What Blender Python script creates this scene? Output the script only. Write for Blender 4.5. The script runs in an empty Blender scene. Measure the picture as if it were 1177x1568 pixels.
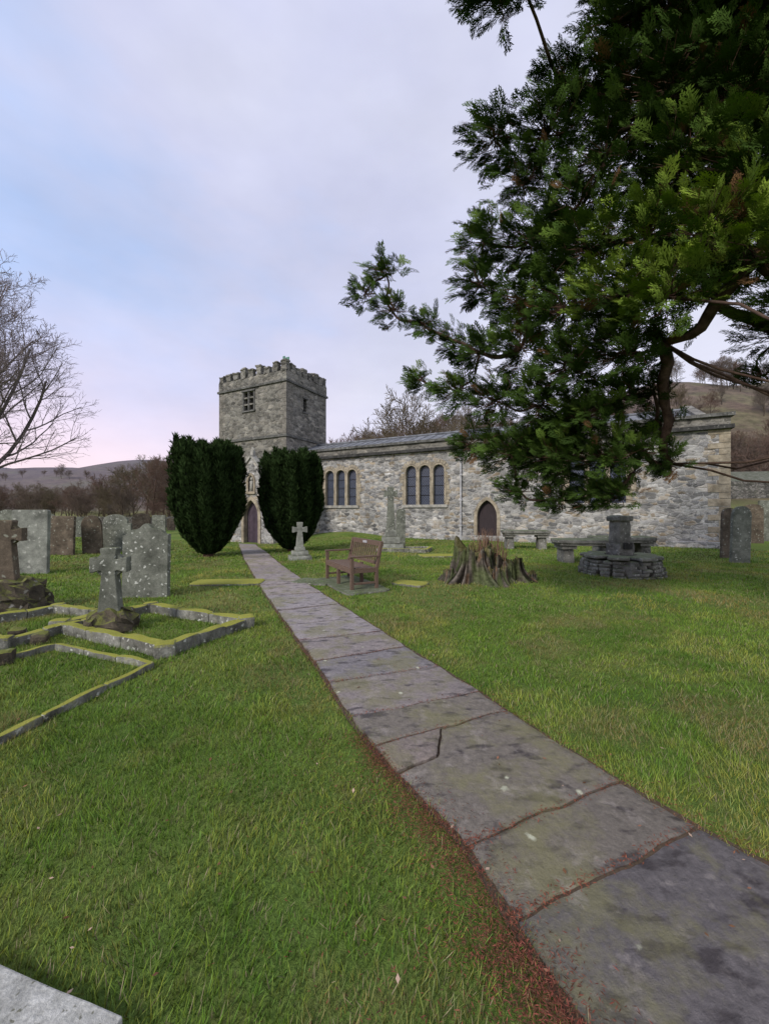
import bpy, bmesh, math, random
import numpy as np
from mathutils import Vector, Matrix, noise as mnoise
random.seed(7); rng=np.random.default_rng(11)
scene=bpy.context.scene; COL=scene.collection
EYE=1.55; F=590.0
def P(px,py,Z): return Vector(((px-588.5)/F*Z, Z, EYE+(784-py)/F*Z))
def G(px,py):
    Z=EYE*F/(py-784.0); return ((px-588.5)/F*Z, Z)
def sst(a,b,x):
    t=np.clip((np.asarray(x,dtype=float)-a)/(b-a),0,1); return t*t*(3-2*t)
def gh(x,y):
    x=np.asarray(x,dtype=float); y=np.asarray(y,dtype=float)
    h=.012*np.sin(x*1.3+.5)*np.cos(y*.9)+.010*np.sin(x*.45+y*.7)
    h=h-.28*np.exp(-((x+7.5)**2+(y-21.5)**2)/32)
    h=h+.38*np.exp(-((x+2.6)**2+(y-25)**2)/9)
    h=h+2.6*sst(19,28,y)*sst(13,22,x)
    R=44*sst(45,150,y)*sst(-78,15,x)*(.64+.36*sst(50,110,x))
    L=39*sst(110,330,y)*(1-sst(-78,15,x))
    n=1+.10*np.sin(x*.031+1)*np.cos(y*.02)+.05*np.sin(x*.09)
    return h+(R+L)*n
def ghf(x,y): return float(gh(x,y))
_lat=np.random.default_rng(99).uniform(0,1,(256,256))
def vn1(x,y):
    xi=np.floor(x).astype(int); yi=np.floor(y).astype(int); fx=x-xi; fy=y-yi; fx=fx*fx*(3-2*fx); fy=fy*fy*(3-2*fy)
    g=lambda a,b:_lat[a%256,b%256]
    return (g(xi,yi)*(1-fx)+g(xi+1,yi)*fx)*(1-fy)+(g(xi,yi+1)*(1-fx)+g(xi+1,yi+1)*fx)*fy
def vn(x,y,s,o=4):
    t=0;a=.5;tot=0
    for k in range(o): t=t+a*vn1(x*s+17.3*k,y*s+9.1*k); tot+=a; a*=.55; s*=2.1
    return t/tot

# ---------- node helpers ----------
def nd(nt,t,ins=None,**props):
    n=nt.nodes.new(t)
    for k,v in props.items(): setattr(n,k,v)
    for k,v in (ins or {}).items():
        if isinstance(v,bpy.types.NodeSocket): nt.links.new(v,n.inputs[k])
        else: n.inputs[k].default_value=v
    return n
def c4(c): return (c[0],c[1],c[2],1)
def ramp(nt,fac,stops,interp='LINEAR'):
    r=nt.nodes.new('ShaderNodeValToRGB'); r.color_ramp.interpolation=interp
    e=r.color_ramp.elements
    while len(e)<len(stops): e.new(.5)
    for i,(p,c) in enumerate(stops):
        e[i].position=p; e[i].color=c4(c) if not isinstance(c,(int,float)) else (c,c,c,1)
    nt.links.new(fac,r.inputs[0]); return r.outputs[0]
def mix(nt,f,a,b,bt='MIX'):
    n=nt.nodes.new('ShaderNodeMixRGB'); n.blend_type=bt
    for k,v in (('Fac',f),('Color1',a),('Color2',b)):
        if isinstance(v,bpy.types.NodeSocket): nt.links.new(v,n.inputs[k])
        else: n.inputs[k].default_value = v if k=='Fac' else (c4(v) if len(v)==3 else v)
    return n.outputs[0]
def math_(nt,op,a,b=0.0,c=None):
    n=nt.nodes.new('ShaderNodeMath'); n.operation=op
    for i,v in enumerate((a,b,c)):
        if v is None: continue
        if isinstance(v,bpy.types.NodeSocket): nt.links.new(v,n.inputs[i])
        else: n.inputs[i].default_value=v
    return n.outputs[0]
def noise(nt,co,scale,detail=4,rough=.6):
    return nd(nt,'ShaderNodeTexNoise',{'Vector':co,'Scale':scale,'Detail':detail,'Roughness':rough})
def newmat(name,rough=.9,spec=.2):
    m=bpy.data.materials.new(name); m.use_nodes=True; nt=m.node_tree
    b=nt.nodes['Principled BSDF']; b.inputs['Roughness'].default_value=rough
    b.inputs['Specular IOR Level'].default_value=spec
    return m,nt,b
def objco(nt): return nd(nt,'ShaderNodeTexCoord').outputs['Object']
def bump(nt,b,h,strength=.5,dist=.02):
    n=nd(nt,'ShaderNodeBump',{'Height':h,'Strength':strength,'Distance':dist}); nt.links.new(n.outputs[0],b.inputs['Normal'])

def rubble(name,cols,scale=(2.4,2.4,5.5),mortar=(.36,.35,.33),mw=.07,stain=(.55,1.1),bs=.8,dark=(.08,.08,.075),lich=0):
    m,nt,b=newmat(name); co=objco(nt)
    nz=noise(nt,co,2.6,2).outputs['Color']
    off=nd(nt,'ShaderNodeVectorMath',{0:nz,1:(.5,.5,.5)},operation='SUBTRACT').outputs[0]
    off=nd(nt,'ShaderNodeVectorMath',{0:off,1:(.22,.22,.14)},operation='MULTIPLY').outputs[0]
    co2=nd(nt,'ShaderNodeVectorMath',{0:co,1:off},operation='ADD').outputs[0]
    sc=nd(nt,'ShaderNodeVectorMath',{0:co2,1:scale},operation='MULTIPLY').outputs[0]
    v1=nd(nt,'ShaderNodeTexVoronoi',{'Vector':sc,'Scale':1.0,'Randomness':.85})
    v2=nd(nt,'ShaderNodeTexVoronoi',{'Vector':sc,'Scale':1.0,'Randomness':.85},feature='DISTANCE_TO_EDGE')
    sep=nd(nt,'ShaderNodeSeparateColor',{0:v1.outputs['Color']})
    n=len(cols); sc_=ramp(nt,sep.outputs[0],[(i/(n-1),c) for i,c in enumerate(cols)])
    sc_=mix(nt,1.0,sc_,ramp(nt,sep.outputs[1],[(0,.58),(1,1.28)]),'MULTIPLY')
    mask=ramp(nt,v2.outputs['Distance'],[(0.0,0.0),(mw,1.0)])
    c=mix(nt,mask,mortar,sc_)
    fine=noise(nt,co,30,5,.75).outputs['Fac']
    c=mix(nt,1.0,c,ramp(nt,fine,[(.25,.5),(.75,1.4)]),'MULTIPLY')
    big=noise(nt,co,.9,5,.65).outputs['Fac']
    c=mix(nt,1.0,c,ramp(nt,big,[(.35,stain[0]),(.58,stain[1])]),'MULTIPLY')
    st=noise(nt,co,5.5,6,.75).outputs['Fac']
    c=mix(nt,ramp(nt,st,[(.55,0.0),(.64,.8)]),c,dark)
    if lich: c=mix(nt,ramp(nt,st,[(.34,lich),(.46,0.0)]),c,(.60,.60,.58))
    nt.links.new(c,b.inputs['Base Color'])
    h=math_(nt,'ADD',math_(nt,'MINIMUM',v2.outputs['Distance'],.18),math_(nt,'MULTIPLY',fine,.16))
    bump(nt,b,h,bs,.12); return m
def plainstone(name,c1,c2,lichen=(.55,.55,.5),la=.5,moss=(.16,.17,.03),ma=.0,sc=6,spots=9,bs=.5,mt=.66):
    m,nt,b=newmat(name)
    co=objco(nt); oi=nd(nt,'ShaderNodeObjectInfo').outputs['Random']
    cv_=nd(nt,'ShaderNodeCombineXYZ',{0:math_(nt,'MULTIPLY',oi,37.0),1:math_(nt,'MULTIPLY',oi,11.0)}).outputs[0]
    co=nd(nt,'ShaderNodeVectorMath',{0:co,1:cv_},operation='ADD').outputs[0]
    n1=noise(nt,co,sc,6,.7).outputs['Fac']; c=ramp(nt,n1,[(.3,c1),(.7,c2)])
    f=noise(nt,co,60,4,.75).outputs['Fac']; c=mix(nt,1.0,c,ramp(nt,f,[(.25,.6),(.75,1.3)]),'MULTIPLY')
    d=noise(nt,co,2.2,5,.7).outputs['Fac']; c=mix(nt,1.0,c,ramp(nt,d,[(.35,.5),(.6,1.05)]),'MULTIPLY')
    if la>0:
        dist=noise(nt,co,12,3).outputs['Color']
        cc=nd(nt,'ShaderNodeVectorMath',{0:co,1:nd(nt,'ShaderNodeVectorMath',{0:dist,1:(.13,.13,.13)},operation='MULTIPLY').outputs[0]},operation='ADD').outputs[0]
        v=nd(nt,'ShaderNodeTexVoronoi',{'Vector':cc,'Scale':float(spots)})
        s=ramp(nt,v.outputs['Distance'],[(.16,1.0),(.30,0.0)])
        k=ramp(nt,nd(nt,'ShaderNodeSeparateColor',{0:v.outputs['Color']}).outputs[0],[(.45,0.0),(.6,1.0)])
        mk=math_(nt,'MULTIPLY',math_(nt,'MULTIPLY',s,k),la); c=mix(nt,mk,c,lichen)
    if ma>0:
        g=nd(nt,'ShaderNodeNewGeometry'); z=nd(nt,'ShaderNodeSeparateXYZ',{0:g.outputs['Normal']}).outputs[2]
        q=noise(nt,co,7,6,.8).outputs['Fac']
        mm=math_(nt,'MULTIPLY',ramp(nt,math_(nt,'ADD',math_(nt,'MULTIPLY',z,.40),q),[(mt,0.0),(mt+.2,1.0)]),ma)
        c=mix(nt,mm,c,mix(nt,f,(moss[0]*.35,moss[1]*.4,moss[2]*.4),moss))
    nt.links.new(c,b.inputs['Base Color'])
    bump(nt,b,math_(nt,'ADD',math_(nt,'MULTIPLY',n1,.6),math_(nt,'MULTIPLY',f,.4)),bs,.03); return m
def attrmat(name,nz=None):
    m,nt,b=newmat(name); nt.nodes.remove(b); a=nd(nt,'ShaderNodeAttribute',attribute_name='Col').outputs['Color']
    if nz: a=mix(nt,1.0,a,ramp(nt,noise(nt,objco(nt),nz,4).outputs['Fac'],[(.3,.5),(.7,1.4)]),'MULTIPLY')
    d=nd(nt,'ShaderNodeBsdfDiffuse',{'Color':a}).outputs[0]
    nt.links.new(d,nt.nodes['Material Output'].inputs[0]); return m

M={}
M['wall']=rubble('limestone_rubble',[(.17,.17,.17),(.38,.375,.365),(.24,.24,.235),(.45,.44,.42),(.37,.30,.21),(.52,.515,.50),(.21,.21,.215),(.42,.415,.40)],scale=(2.9,2.9,6.6),mortar=(.43,.415,.39),stain=(.58,1.06),lich=.6)
M['tower']=rubble('tower_rubble',[(.11,.105,.095),(.26,.25,.22),(.16,.155,.14),(.30,.28,.24),(.22,.215,.20)],scale=(2.3,2.3,5.0),mortar=(.25,.24,.21),stain=(.6,1.03),lich=.2)
M['dress']=plainstone('dressed_sandstone',(.32,.265,.19),(.47,.42,.33),la=.0,ma=0,sc=3)
M['pale']=plainstone('pale_stone',(.34,.33,.30),(.47,.46,.42),la=.3,ma=.2)
M['coping']=plainstone('dark_coping_stone',(.08,.08,.075),(.20,.20,.19),la=.4,ma=.4,moss=(.12,.14,.05))
M['string']=plainstone('string_course_shadow_stone',(.03,.03,.03),(.09,.09,.085),la=.2)  # near-black: the shadow line below the parapet is painted in, with its staining
M['lead']=plainstone('lead_roof',(.15,.16,.18),(.25,.265,.29),la=0,sc=2,bs=.1)
M['grave']=plainstone('grave_grey',(.12,.13,.105),(.26,.27,.23),lichen=(.60,.62,.57),la=.85,ma=.4,spots=13)
M['grave2']=plainstone('grave_brown',(.10,.08,.06),(.20,.16,.12),lichen=(.36,.38,.31),la=.6,ma=.4,spots=9)
M['gravewhite']=plainstone('grave_pale',(.19,.20,.175),(.34,.35,.31),la=.5,ma=.4)
M['kerb']=plainstone('mossy_kerb',(.10,.10,.08),(.36,.36,.32),lichen=(.62,.64,.58),la=.9,moss=(.40,.39,.06),ma=.95,spots=14,bs=.9,mt=.60)
M['rock']=plainstone('dark_rock',(.045,.04,.03),(.15,.125,.09),la=.4,moss=(.24,.26,.05),ma=.8,bs=1)
M['granite']=plainstone('pale_granite',(.46,.46,.43),(.72,.72,.69),lichen=(.12,.12,.09),la=.85,ma=.1,spots=42,sc=18)
M['dry']=plainstone('dry_stone',(.12,.12,.105),(.30,.295,.27),la=.6,moss=(.13,.17,.05),ma=.6,spots=12)
M['bark']=attrmat('bark',14)
M['twig']=attrmat('twigs')
M['leaf']=attrmat('conifer_foliage')
M['blade']=attrmat('grass_blade')
M['litter']=attrmat('leaf_litter')
def simple(name,c,rough=.6,nz=None,spec=.3):
    m,nt,b=newmat(name,rough,spec)
    if nz:
        cc=mix(nt,1.0,c4(c),ramp(nt,noise(nt,objco(nt),nz,5,.7).outputs['Fac'],[(.25,.55),(.75,1.35)]),'MULTIPLY'); nt.links.new(cc,b.inputs['Base Color'])
    else: b.inputs['Base Color'].default_value=c4(c)
    return m
M['iron']=simple('painted_pipe',(.45,.45,.47),.5,6)
M['dark']=simple('dark_void',(.012,.012,.014),.9,4)
def wood(name,c1,c2,axis=(1,1,1)):
    m,nt,b=newmat(name,.7); co=objco(nt)
    s=nd(nt,'ShaderNodeVectorMath',{0:co,1:axis},operation='MULTIPLY').outputs[0]
    n=noise(nt,s,6,6,.7).outputs['Fac']; nt.links.new(ramp(nt,n,[(.3,c1),(.7,c2)]),b.inputs['Base Color']); bump(nt,b,n,.3,.01); return m
M['teak']=wood('weathered_teak',(.07,.045,.035),(.20,.14,.105),(3,12,12))
M['door']=wood('dark_door',(.02,.016,.018),(.06,.045,.05),(14,14,1))
M['fence']=wood('grey_timber',(.10,.09,.08),(.22,.20,.18),(1,10,10))
m,nt,b=newmat('leaded_glass',.18,.5); co=objco(nt); s=nd(nt,'ShaderNodeSeparateXYZ',{0:co})
def lattice(op):
    a=math_(nt,op,math_(nt,'MULTIPLY',s.outputs[0],9.0),math_(nt,'MULTIPLY',s.outputs[2],6.0))
    fr=math_(nt,'FRACT',a); return math_(nt,'LESS_THAN',fr,.22)
ln=math_(nt,'MAXIMUM',lattice('ADD'),lattice('SUBTRACT'))
nn=noise(nt,co,7,3).outputs['Fac']
base=ramp(nt,nn,[(.3,(.008,.012,.028)),(.7,(.03,.04,.075))])
nt.links.new(mix(nt,ln,base,(.10,.115,.15)),b.inputs['Base Color']); nt.links.new(math_(nt,'ADD',math_(nt,'MULTIPLY',ln,.5),.25),b.inputs['Roughness']); M['glass']=m

# ---------- mesh helpers ----------
def link(o,parent=None):
    COL.objects.link(o)
    if parent is not None: o.parent=parent
    return o
def empty(name,loc=(0,0,0),rotz=0):
    e=bpy.data.objects.new(name,None); e.location=loc; e.rotation_euler=(0,0,rotz); e.empty_display_size=.3; COL.objects.link(e); return e
def mesh_np(name,V,Fc,mat,col=None,parent=None,smooth=False):
    V=np.asarray(V,dtype=np.float32); Fc=np.asarray(Fc,dtype=np.int32); k=Fc.shape[1]
    me=bpy.data.meshes.new(name); me.vertices.add(len(V)); me.vertices.foreach_set('co',V.ravel())
    me.loops.add(Fc.size); me.loops.foreach_set('vertex_index',Fc.ravel())
    me.polygons.add(len(Fc)); me.polygons.foreach_set('loop_start',np.arange(len(Fc),dtype=np.int32)*k)
    me.update(calc_edges=True)
    if smooth: me.polygons.foreach_set('use_smooth',np.ones(len(Fc),dtype=bool))
    if col is not None:
        a=me.color_attributes.new('Col','FLOAT_COLOR','POINT'); cc=np.ones((len(V),4),dtype=np.float32); cc[:,:3]=col; a.data.foreach_set('color',cc.ravel())
    me.materials.append(mat); o=bpy.data.objects.new(name,me); return link(o,parent)
_cc={}
def cube_t(n):
    if n in _cc: return _cc[n]
    bm=bmesh.new(); bmesh.ops.create_cube(bm,size=2)
    if n: bmesh.ops.subdivide_edges(bm,edges=bm.edges[:],cuts=n,use_grid_fill=True)
    bm.verts.ensure_lookup_table(); v=[x.co.copy() for x in bm.verts]; f=[[q.index for q in p.verts] for p in bm.faces]; bm.free(); _cc[n]=(v,f); return v,f
class MB:
    def __init__(s): s.v=[]; s.f=[]; s.c=[]
    def add(s,vs,fs,col=(1,1,1)):
        o=len(s.v); s.v+= [tuple(x) for x in vs]; s.f+=[[i+o for i in q] for q in fs]; s.c+=[col]*len(vs)
    def box(s,c,size,rot=0,amp=0,cuts=0,rnd=0,col=(1,1,1),mat3=None,freq=4,taper=1.0):
        v,f=cube_t(cuts); out=[]; R=mat3 if mat3 is not None else Matrix.Rotation(rot,3,'Z'); c=Vector(c)
        for p in v:
            q=p.copy()
            if rnd: 
                n=(abs(q.x)**rnd+abs(q.y)**rnd+abs(q.z)**rnd)**(1/rnd); q=q/n
            tt=1+(taper-1)*(q.z+1)/2
            q=Vector((q.x*size[0]/2*tt,q.y*size[1]/2*tt,q.z*size[2]/2)); q=R@q+c
            if amp: q=q+mnoise.noise_vector(q*freq)*amp
            out.append(q)
        s.add(out,f,col)
    def beam(s,a,b,w,h,amp=.01,cuts=3,rnd=10,col=(1,1,1)):
        a=Vector(a);b=Vector(b);d=b-a; ang=math.atan2(d.y,d.x); s.box((a+b)/2,(d.length,w,h),ang,amp,cuts,rnd,col)
    def tube(s,pts,rad,k=6,col=(1,1,1)):
        pts=[Vector(p) for p in pts]; vs=[];fs=[]
        for i,p in enumerate(pts):
            d=(pts[min(i+1,len(pts)-1)]-pts[max(i-1,0)]).normalized(); a=d.cross(Vector((0,0,1)) if abs(d.z)<.9 else Vector((1,0,0))).normalized(); b=d.cross(a)
            for j in range(k):
                t=2*math.pi*j/k; vs.append(p+(a*math.cos(t)+b*math.sin(t))*rad[i])
        for i in range(len(pts)-1):
            for j in range(k): fs.append([i*k+j,i*k+(j+1)%k,(i+1)*k+(j+1)%k,(i+1)*k+j])
        fs.append(list(range(k))[::-1]); fs.append([(len(pts)-1)*k+j for j in range(k)]); s.add(vs,fs,col)
    def prism(s,pts,y0,y1,col=(1,1,1)):
        n=len(pts); vs=[(x,y0,z) for x,z in pts]+[(x,y1,z) for x,z in pts]
        fs=[list(range(n)),[n+i for i in range(n)][::-1]]+[[i,n+i,n+(i+1)%n,(i+1)%n] for i in range(n)]; s.add(vs,fs,col)
    def build(s,name,mat,parent=None,bevel=0,smooth=False,tr=None):
        me=bpy.data.meshes.new(name); me.from_pydata(s.v,[],s.f)
        bm=bmesh.new(); bm.from_mesh(me); bmesh.ops.recalc_face_normals(bm,faces=bm.faces[:]); bm.to_mesh(me); bm.free(); me.update()
        a=me.color_attributes.new('Col','FLOAT_COLOR','POINT'); a.data.foreach_set('color',np.array([list(c)+[1] for c in s.c],dtype=np.float32).ravel())
        me.materials.append(mat); o=bpy.data.objects.new(name,me)
        if smooth:
            for p in me.polygons: p.use_smooth=True
        if bevel:
            b=o.modifiers.new('bev','BEVEL'); b.width=bevel; b.segments=2; b.limit_method='ANGLE'
        return link(o,parent)
def box(name,x0,x1,y0,y1,z0,z1,mat,parent=None,bevel=0):
    m=MB(); m.box(((x0+x1)/2,(y0+y1)/2,(z0+z1)/2),(x1-x0,y1-y0,z1-z0)); return m.build(name,mat,parent,bevel)
def arch(cx,z0,w,h,kind='round',n=10,off=0):
    r=w/2; o=off; pts=[(cx-r-o,z0),(cx+r+o,z0)]
    if kind=='round':
        zs=z0+h-r
        for i in range(n+1):
            a=math.pi*i/n; pts.append((cx+(r+o)*math.cos(a),zs+(r+o)*math.sin(a)))
    else:
        R=w*.95; zs=z0+h-math.sqrt(R*R-(R-r)**2)
        am2=math.acos((R-r)/(R+o))
        for i in range(n//2+1):
            a=am2*i/(n//2); pts.append((cx-(R-r)+(R+o)*math.cos(a),zs+(R+o)*math.sin(a)))
        for i in range(n//2-1,-1,-1):
            a=am2*i/(n//2); pts.append((cx+(R-r)-(R+o)*math.cos(a),zs+(R+o)*math.sin(a)))
    return pts
def band(name,cx,z0,w,h,kind,bw,y0,y1,mat,parent,n=12):
    a=arch(cx,z0,w,h,kind,n); b=arch(cx,z0,w,h,kind,n,bw)
    a=a[1:]+a[:1]; b=b[1:]+b[:1]; k=len(a); vs=[];fs=[]
    for (x,z) in a: vs+=[(x,y0,z)]
    for (x,z) in b: vs+=[(x,y0,z)]
    for (x,z) in a: vs+=[(x,y1,z)]
    for (x,z) in b: vs+=[(x,y1,z)]
    for i in range(k-1):
        fs+=[[i,i+1,k+i+1,k+i],[2*k+i,3*k+i,3*k+i+1,2*k+i+1],[i,2*k+i,2*k+i+1,i+1],[k+i,k+i+1,3*k+i+1,3*k+i]]
    fs+=[[0,k,3*k,2*k],[k-1,3*k-1,4*k-1,2*k-1]]
    m=MB(); m.add(vs,fs); return m.build(name,mat,parent)
def cutout(o,outlines):
    cs=[]
    for pts,y0,y1 in outlines:
        m=MB(); m.prism(pts,y0,y1); c=m.build('cut',M['dark']); cs.append(c)
        q=o.modifiers.new('b','BOOLEAN'); q.object=c; q.operation='DIFFERENCE'; q.solver='EXACT'
    bpy.context.view_layer.update(); dg=bpy.context.evaluated_depsgraph_get()
    me=bpy.data.meshes.new_from_object(o.evaluated_get(dg)); o.modifiers.clear(); mats=o.data.materials[0]; o.data=me
    me.materials.clear(); me.materials.append(mats)
    for p in me.polygons: p.material_index=0
    for c in cs: bpy.data.objects.remove(c)

# ---------- camera, world, sun ----------
cam=bpy.data.cameras.new('camera'); cam.sensor_fit='VERTICAL'; cam.sensor_height=36; cam.lens=36*F/1568; cam.clip_end=4000; cam.clip_start=.05
co_=bpy.data.objects.new('camera',cam); co_.location=(0,0,EYE); co_.rotation_euler=(math.radians(90),0,0); COL.objects.link(co_); scene.camera=co_
scene.view_settings.view_transform='Standard'; scene.view_settings.look='None'; scene.view_settings.exposure=0
w=bpy.data.worlds.new('World'); scene.world=w; w.use_nodes=True; nt=w.node_tree; bg=nt.nodes['Background']; bg.inputs[1].default_value=.148
sky=nd(nt,'ShaderNodeTexSky',sky_type='NISHITA',sun_disc=False,sun_elevation=math.radians(34),sun_rotation=math.radians(219))
g=nd(nt,'ShaderNodeTexCoord').outputs['Generated']; s=nd(nt,'ShaderNodeSeparateXYZ',{0:g})
st=nd(nt,'ShaderNodeVectorMath',{0:g,1:(1.0,1.0,2.2)},operation='MULTIPLY').outputs[0]
n1=noise(nt,st,1.3,5,.55).outputs['Fac']
f=math_(nt,'ADD',math_(nt,'MULTIPLY',n1,1.3),math_(nt,'MULTIPLY',s.outputs[0],.50))
c=ramp(nt,f,[(.25,(3.35,4.4,6.8)),(.55,(4.5,4.65,6.1)),(.95,(5.4,5.5,6.5))])
zr=ramp(nt,s.outputs[2],[(.0,1.0),(.42,.0)])
xr=ramp(nt,math_(nt,'MULTIPLY',s.outputs[0],-1.0),[(.0,0.15),(.65,1.0)])
c=mix(nt,math_(nt,'MULTIPLY',zr,xr),c,(8.4,6.3,6.5))
n2=noise(nt,st,3.0,5,.55).outputs['Fac']
c=mix(nt,1.0,c,ramp(nt,n2,[(.3,.92),(.7,1.07)]),'MULTIPLY')
c=mix(nt,.94,sky.outputs[0],c)
nt.links.new(c,bg.inputs[0])
sl=bpy.data.lights.new('sun','SUN'); sl.energy=2.8; sl.angle=math.radians(13); sl.color=(1,.93,.83)
so=bpy.data.objects.new('sun',sl); so.rotation_euler=Vector((.54,.66,-.60)).to_track_quat('-Z','Y').to_euler(); COL.objects.link(so)

# ---------- ground ----------
m,nt,b=newmat('lawn_and_moor',.95,.1); co=objco(nt)
n1=noise(nt,co,.55,5,.6).outputs['Fac']; n2=noise(nt,co,3.2,5,.7).outputs['Fac']; n3=noise(nt,co,60,4,.75).outputs['Fac']
lawn=ramp(nt,n1,[(.3,(.10,.175,.035)),(.52,(.15,.225,.048)),(.68,(.21,.245,.065))])
lawn=mix(nt,ramp(nt,n2,[(.5,0.0),(.72,.7)]),lawn,(.24,.22,.08))
lawn=mix(nt,1.0,lawn,ramp(nt,n3,[(.25,.4),(.75,1.35)]),'MULTIPLY')
geo=nd(nt,'ShaderNodeSeparateXYZ',{0:co})
h1=noise(nt,co,.035,6,.7).outputs['Fac']; h2=noise(nt,co,.35,6,.75).outputs['Fac']
moor=ramp(nt,h1,[(.35,(.085,.06,.048)),(.5,(.14,.105,.078)),(.62,(.13,.12,.065)),(.75,(.18,.135,.10))])
moor=mix(nt,1.0,moor,ramp(nt,h2,[(.3,.45),(.7,1.35)]),'MULTIPLY')
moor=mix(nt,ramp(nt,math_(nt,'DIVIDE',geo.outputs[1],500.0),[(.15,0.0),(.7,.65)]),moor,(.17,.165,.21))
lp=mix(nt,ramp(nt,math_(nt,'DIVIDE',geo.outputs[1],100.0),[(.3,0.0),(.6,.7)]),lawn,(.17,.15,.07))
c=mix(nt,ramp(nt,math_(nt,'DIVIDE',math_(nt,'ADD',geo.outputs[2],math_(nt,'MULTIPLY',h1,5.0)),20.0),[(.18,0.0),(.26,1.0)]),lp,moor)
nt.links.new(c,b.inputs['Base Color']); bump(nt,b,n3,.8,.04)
N=330; t=np.linspace(-1,1,N); a_=5.0; b_=math.log(2*1500/a_); gx=a_*np.sinh(b_*t); gy=5+a_*np.sinh(b_*t)
X,Y=np.meshgrid(gx,gy); V=np.stack([X,Y,gh(X,Y)],-1).reshape(-1,3)
i=np.arange(N-1); I,J=np.meshgrid(i,i); q=(J*N+I).ravel(); mesh_np('ground',V,np.stack([q,q+1,q+N+1,q+N],1),m,smooth=True)

# ---------- stone path ----------
pathp=[((1010,1900),(1600,1570)),((785,1420),(1065,1272)),((716,1304),(950,1203)),((572,1150),(775,1091)),((537,1105),(735,1062)),((503,1050),(672,1022)),((482,1018),(622,992)),((457,985),(585,968)),((440,960),(552,947)),((424,935),(520,925)),((408,912),(492,907)),((397,896),(470,893)),((388,880),(448,878)),((380,866),(432,866)),((373,855),(418,855))]
J=[(Vector(G(*l)),Vector(G(*r))) for l,r in pathp]
J=[(Vector((1.35,-1.2)),Vector((3.0,-.6))),(Vector((1.02,.0)),Vector((2.55,.45)))]+J[1:]
Lw,Rw=J[-1]; eL,eR=Vector((-8.35,22.1)),Vector((-7.25,21.75))
for i in range(1,11): tt=i/10; J.append((Lw.lerp(eL,tt),Rw.lerp(eR,tt)))
pth=empty('stone_path')
m,nt,b=newmat('flagstone',.62,.35); co=objco(nt)
a=nd(nt,'ShaderNodeAttribute',attribute_name='Col').outputs['Color']
n1=noise(nt,co,2.0,6,.7).outputs['Fac']; n2=noise(nt,co,26,6,.8).outputs['Fac']; n3=noise(nt,co,5.5,6,.7).outputs['Fac']
c=mix(nt,1.0,a,ramp(nt,n2,[(.25,.5),(.75,1.4)]),'MULTIPLY')
n4=noise(nt,nd(nt,'ShaderNodeVectorMath',{0:co,1:(1.0,2.2,1.0)},operation='MULTIPLY').outputs[0],5.0,4,.55).outputs['Fac']
c=mix(nt,ramp(nt,n4,[(.55,0.0),(.64,.75)]),c,(.035,.028,.03))
c=mix(nt,ramp(nt,n1,[(.47,0.0),(.60,.65)]),c,(.19,.18,.085))
c=mix(nt,ramp(nt,n3,[(.30,.55),(.44,0.0)]),c,(.36,.32,.29))
cd=nd(nt,'ShaderNodeVectorMath',{0:co,1:nd(nt,'ShaderNodeVectorMath',{0:noise(nt,co,18,3).outputs['Color'],1:(.05,.05,.05)},operation='MULTIPLY').outputs[0]},operation='ADD').outputs[0]
v=nd(nt,'ShaderNodeTexVoronoi',{'Vector':cd,'Scale':5.5}); k=nd(nt,'ShaderNodeSeparateColor',{0:v.outputs['Color']}).outputs[0]
sp=math_(nt,'MULTIPLY',ramp(nt,math_(nt,'ADD',v.outputs['Distance'],math_(nt,'MULTIPLY',n2,.15)),[(.13,1.0),(.20,0.0)]),ramp(nt,k,[(.70,0.0),(.80,1.0)]))
c=mix(nt,sp,c,(.48,.49,.36)); nt.links.new(c,b.inputs['Base Color'])
nt.links.new(ramp(nt,n4,[(.40,.8),(.62,.38)]),b.inputs['Roughness'])
bump(nt,b,math_(nt,'ADD',math_(nt,'MULTIPLY',n2,.5),n3),.6,.03); M['flag']=m
mb=MB()
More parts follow.
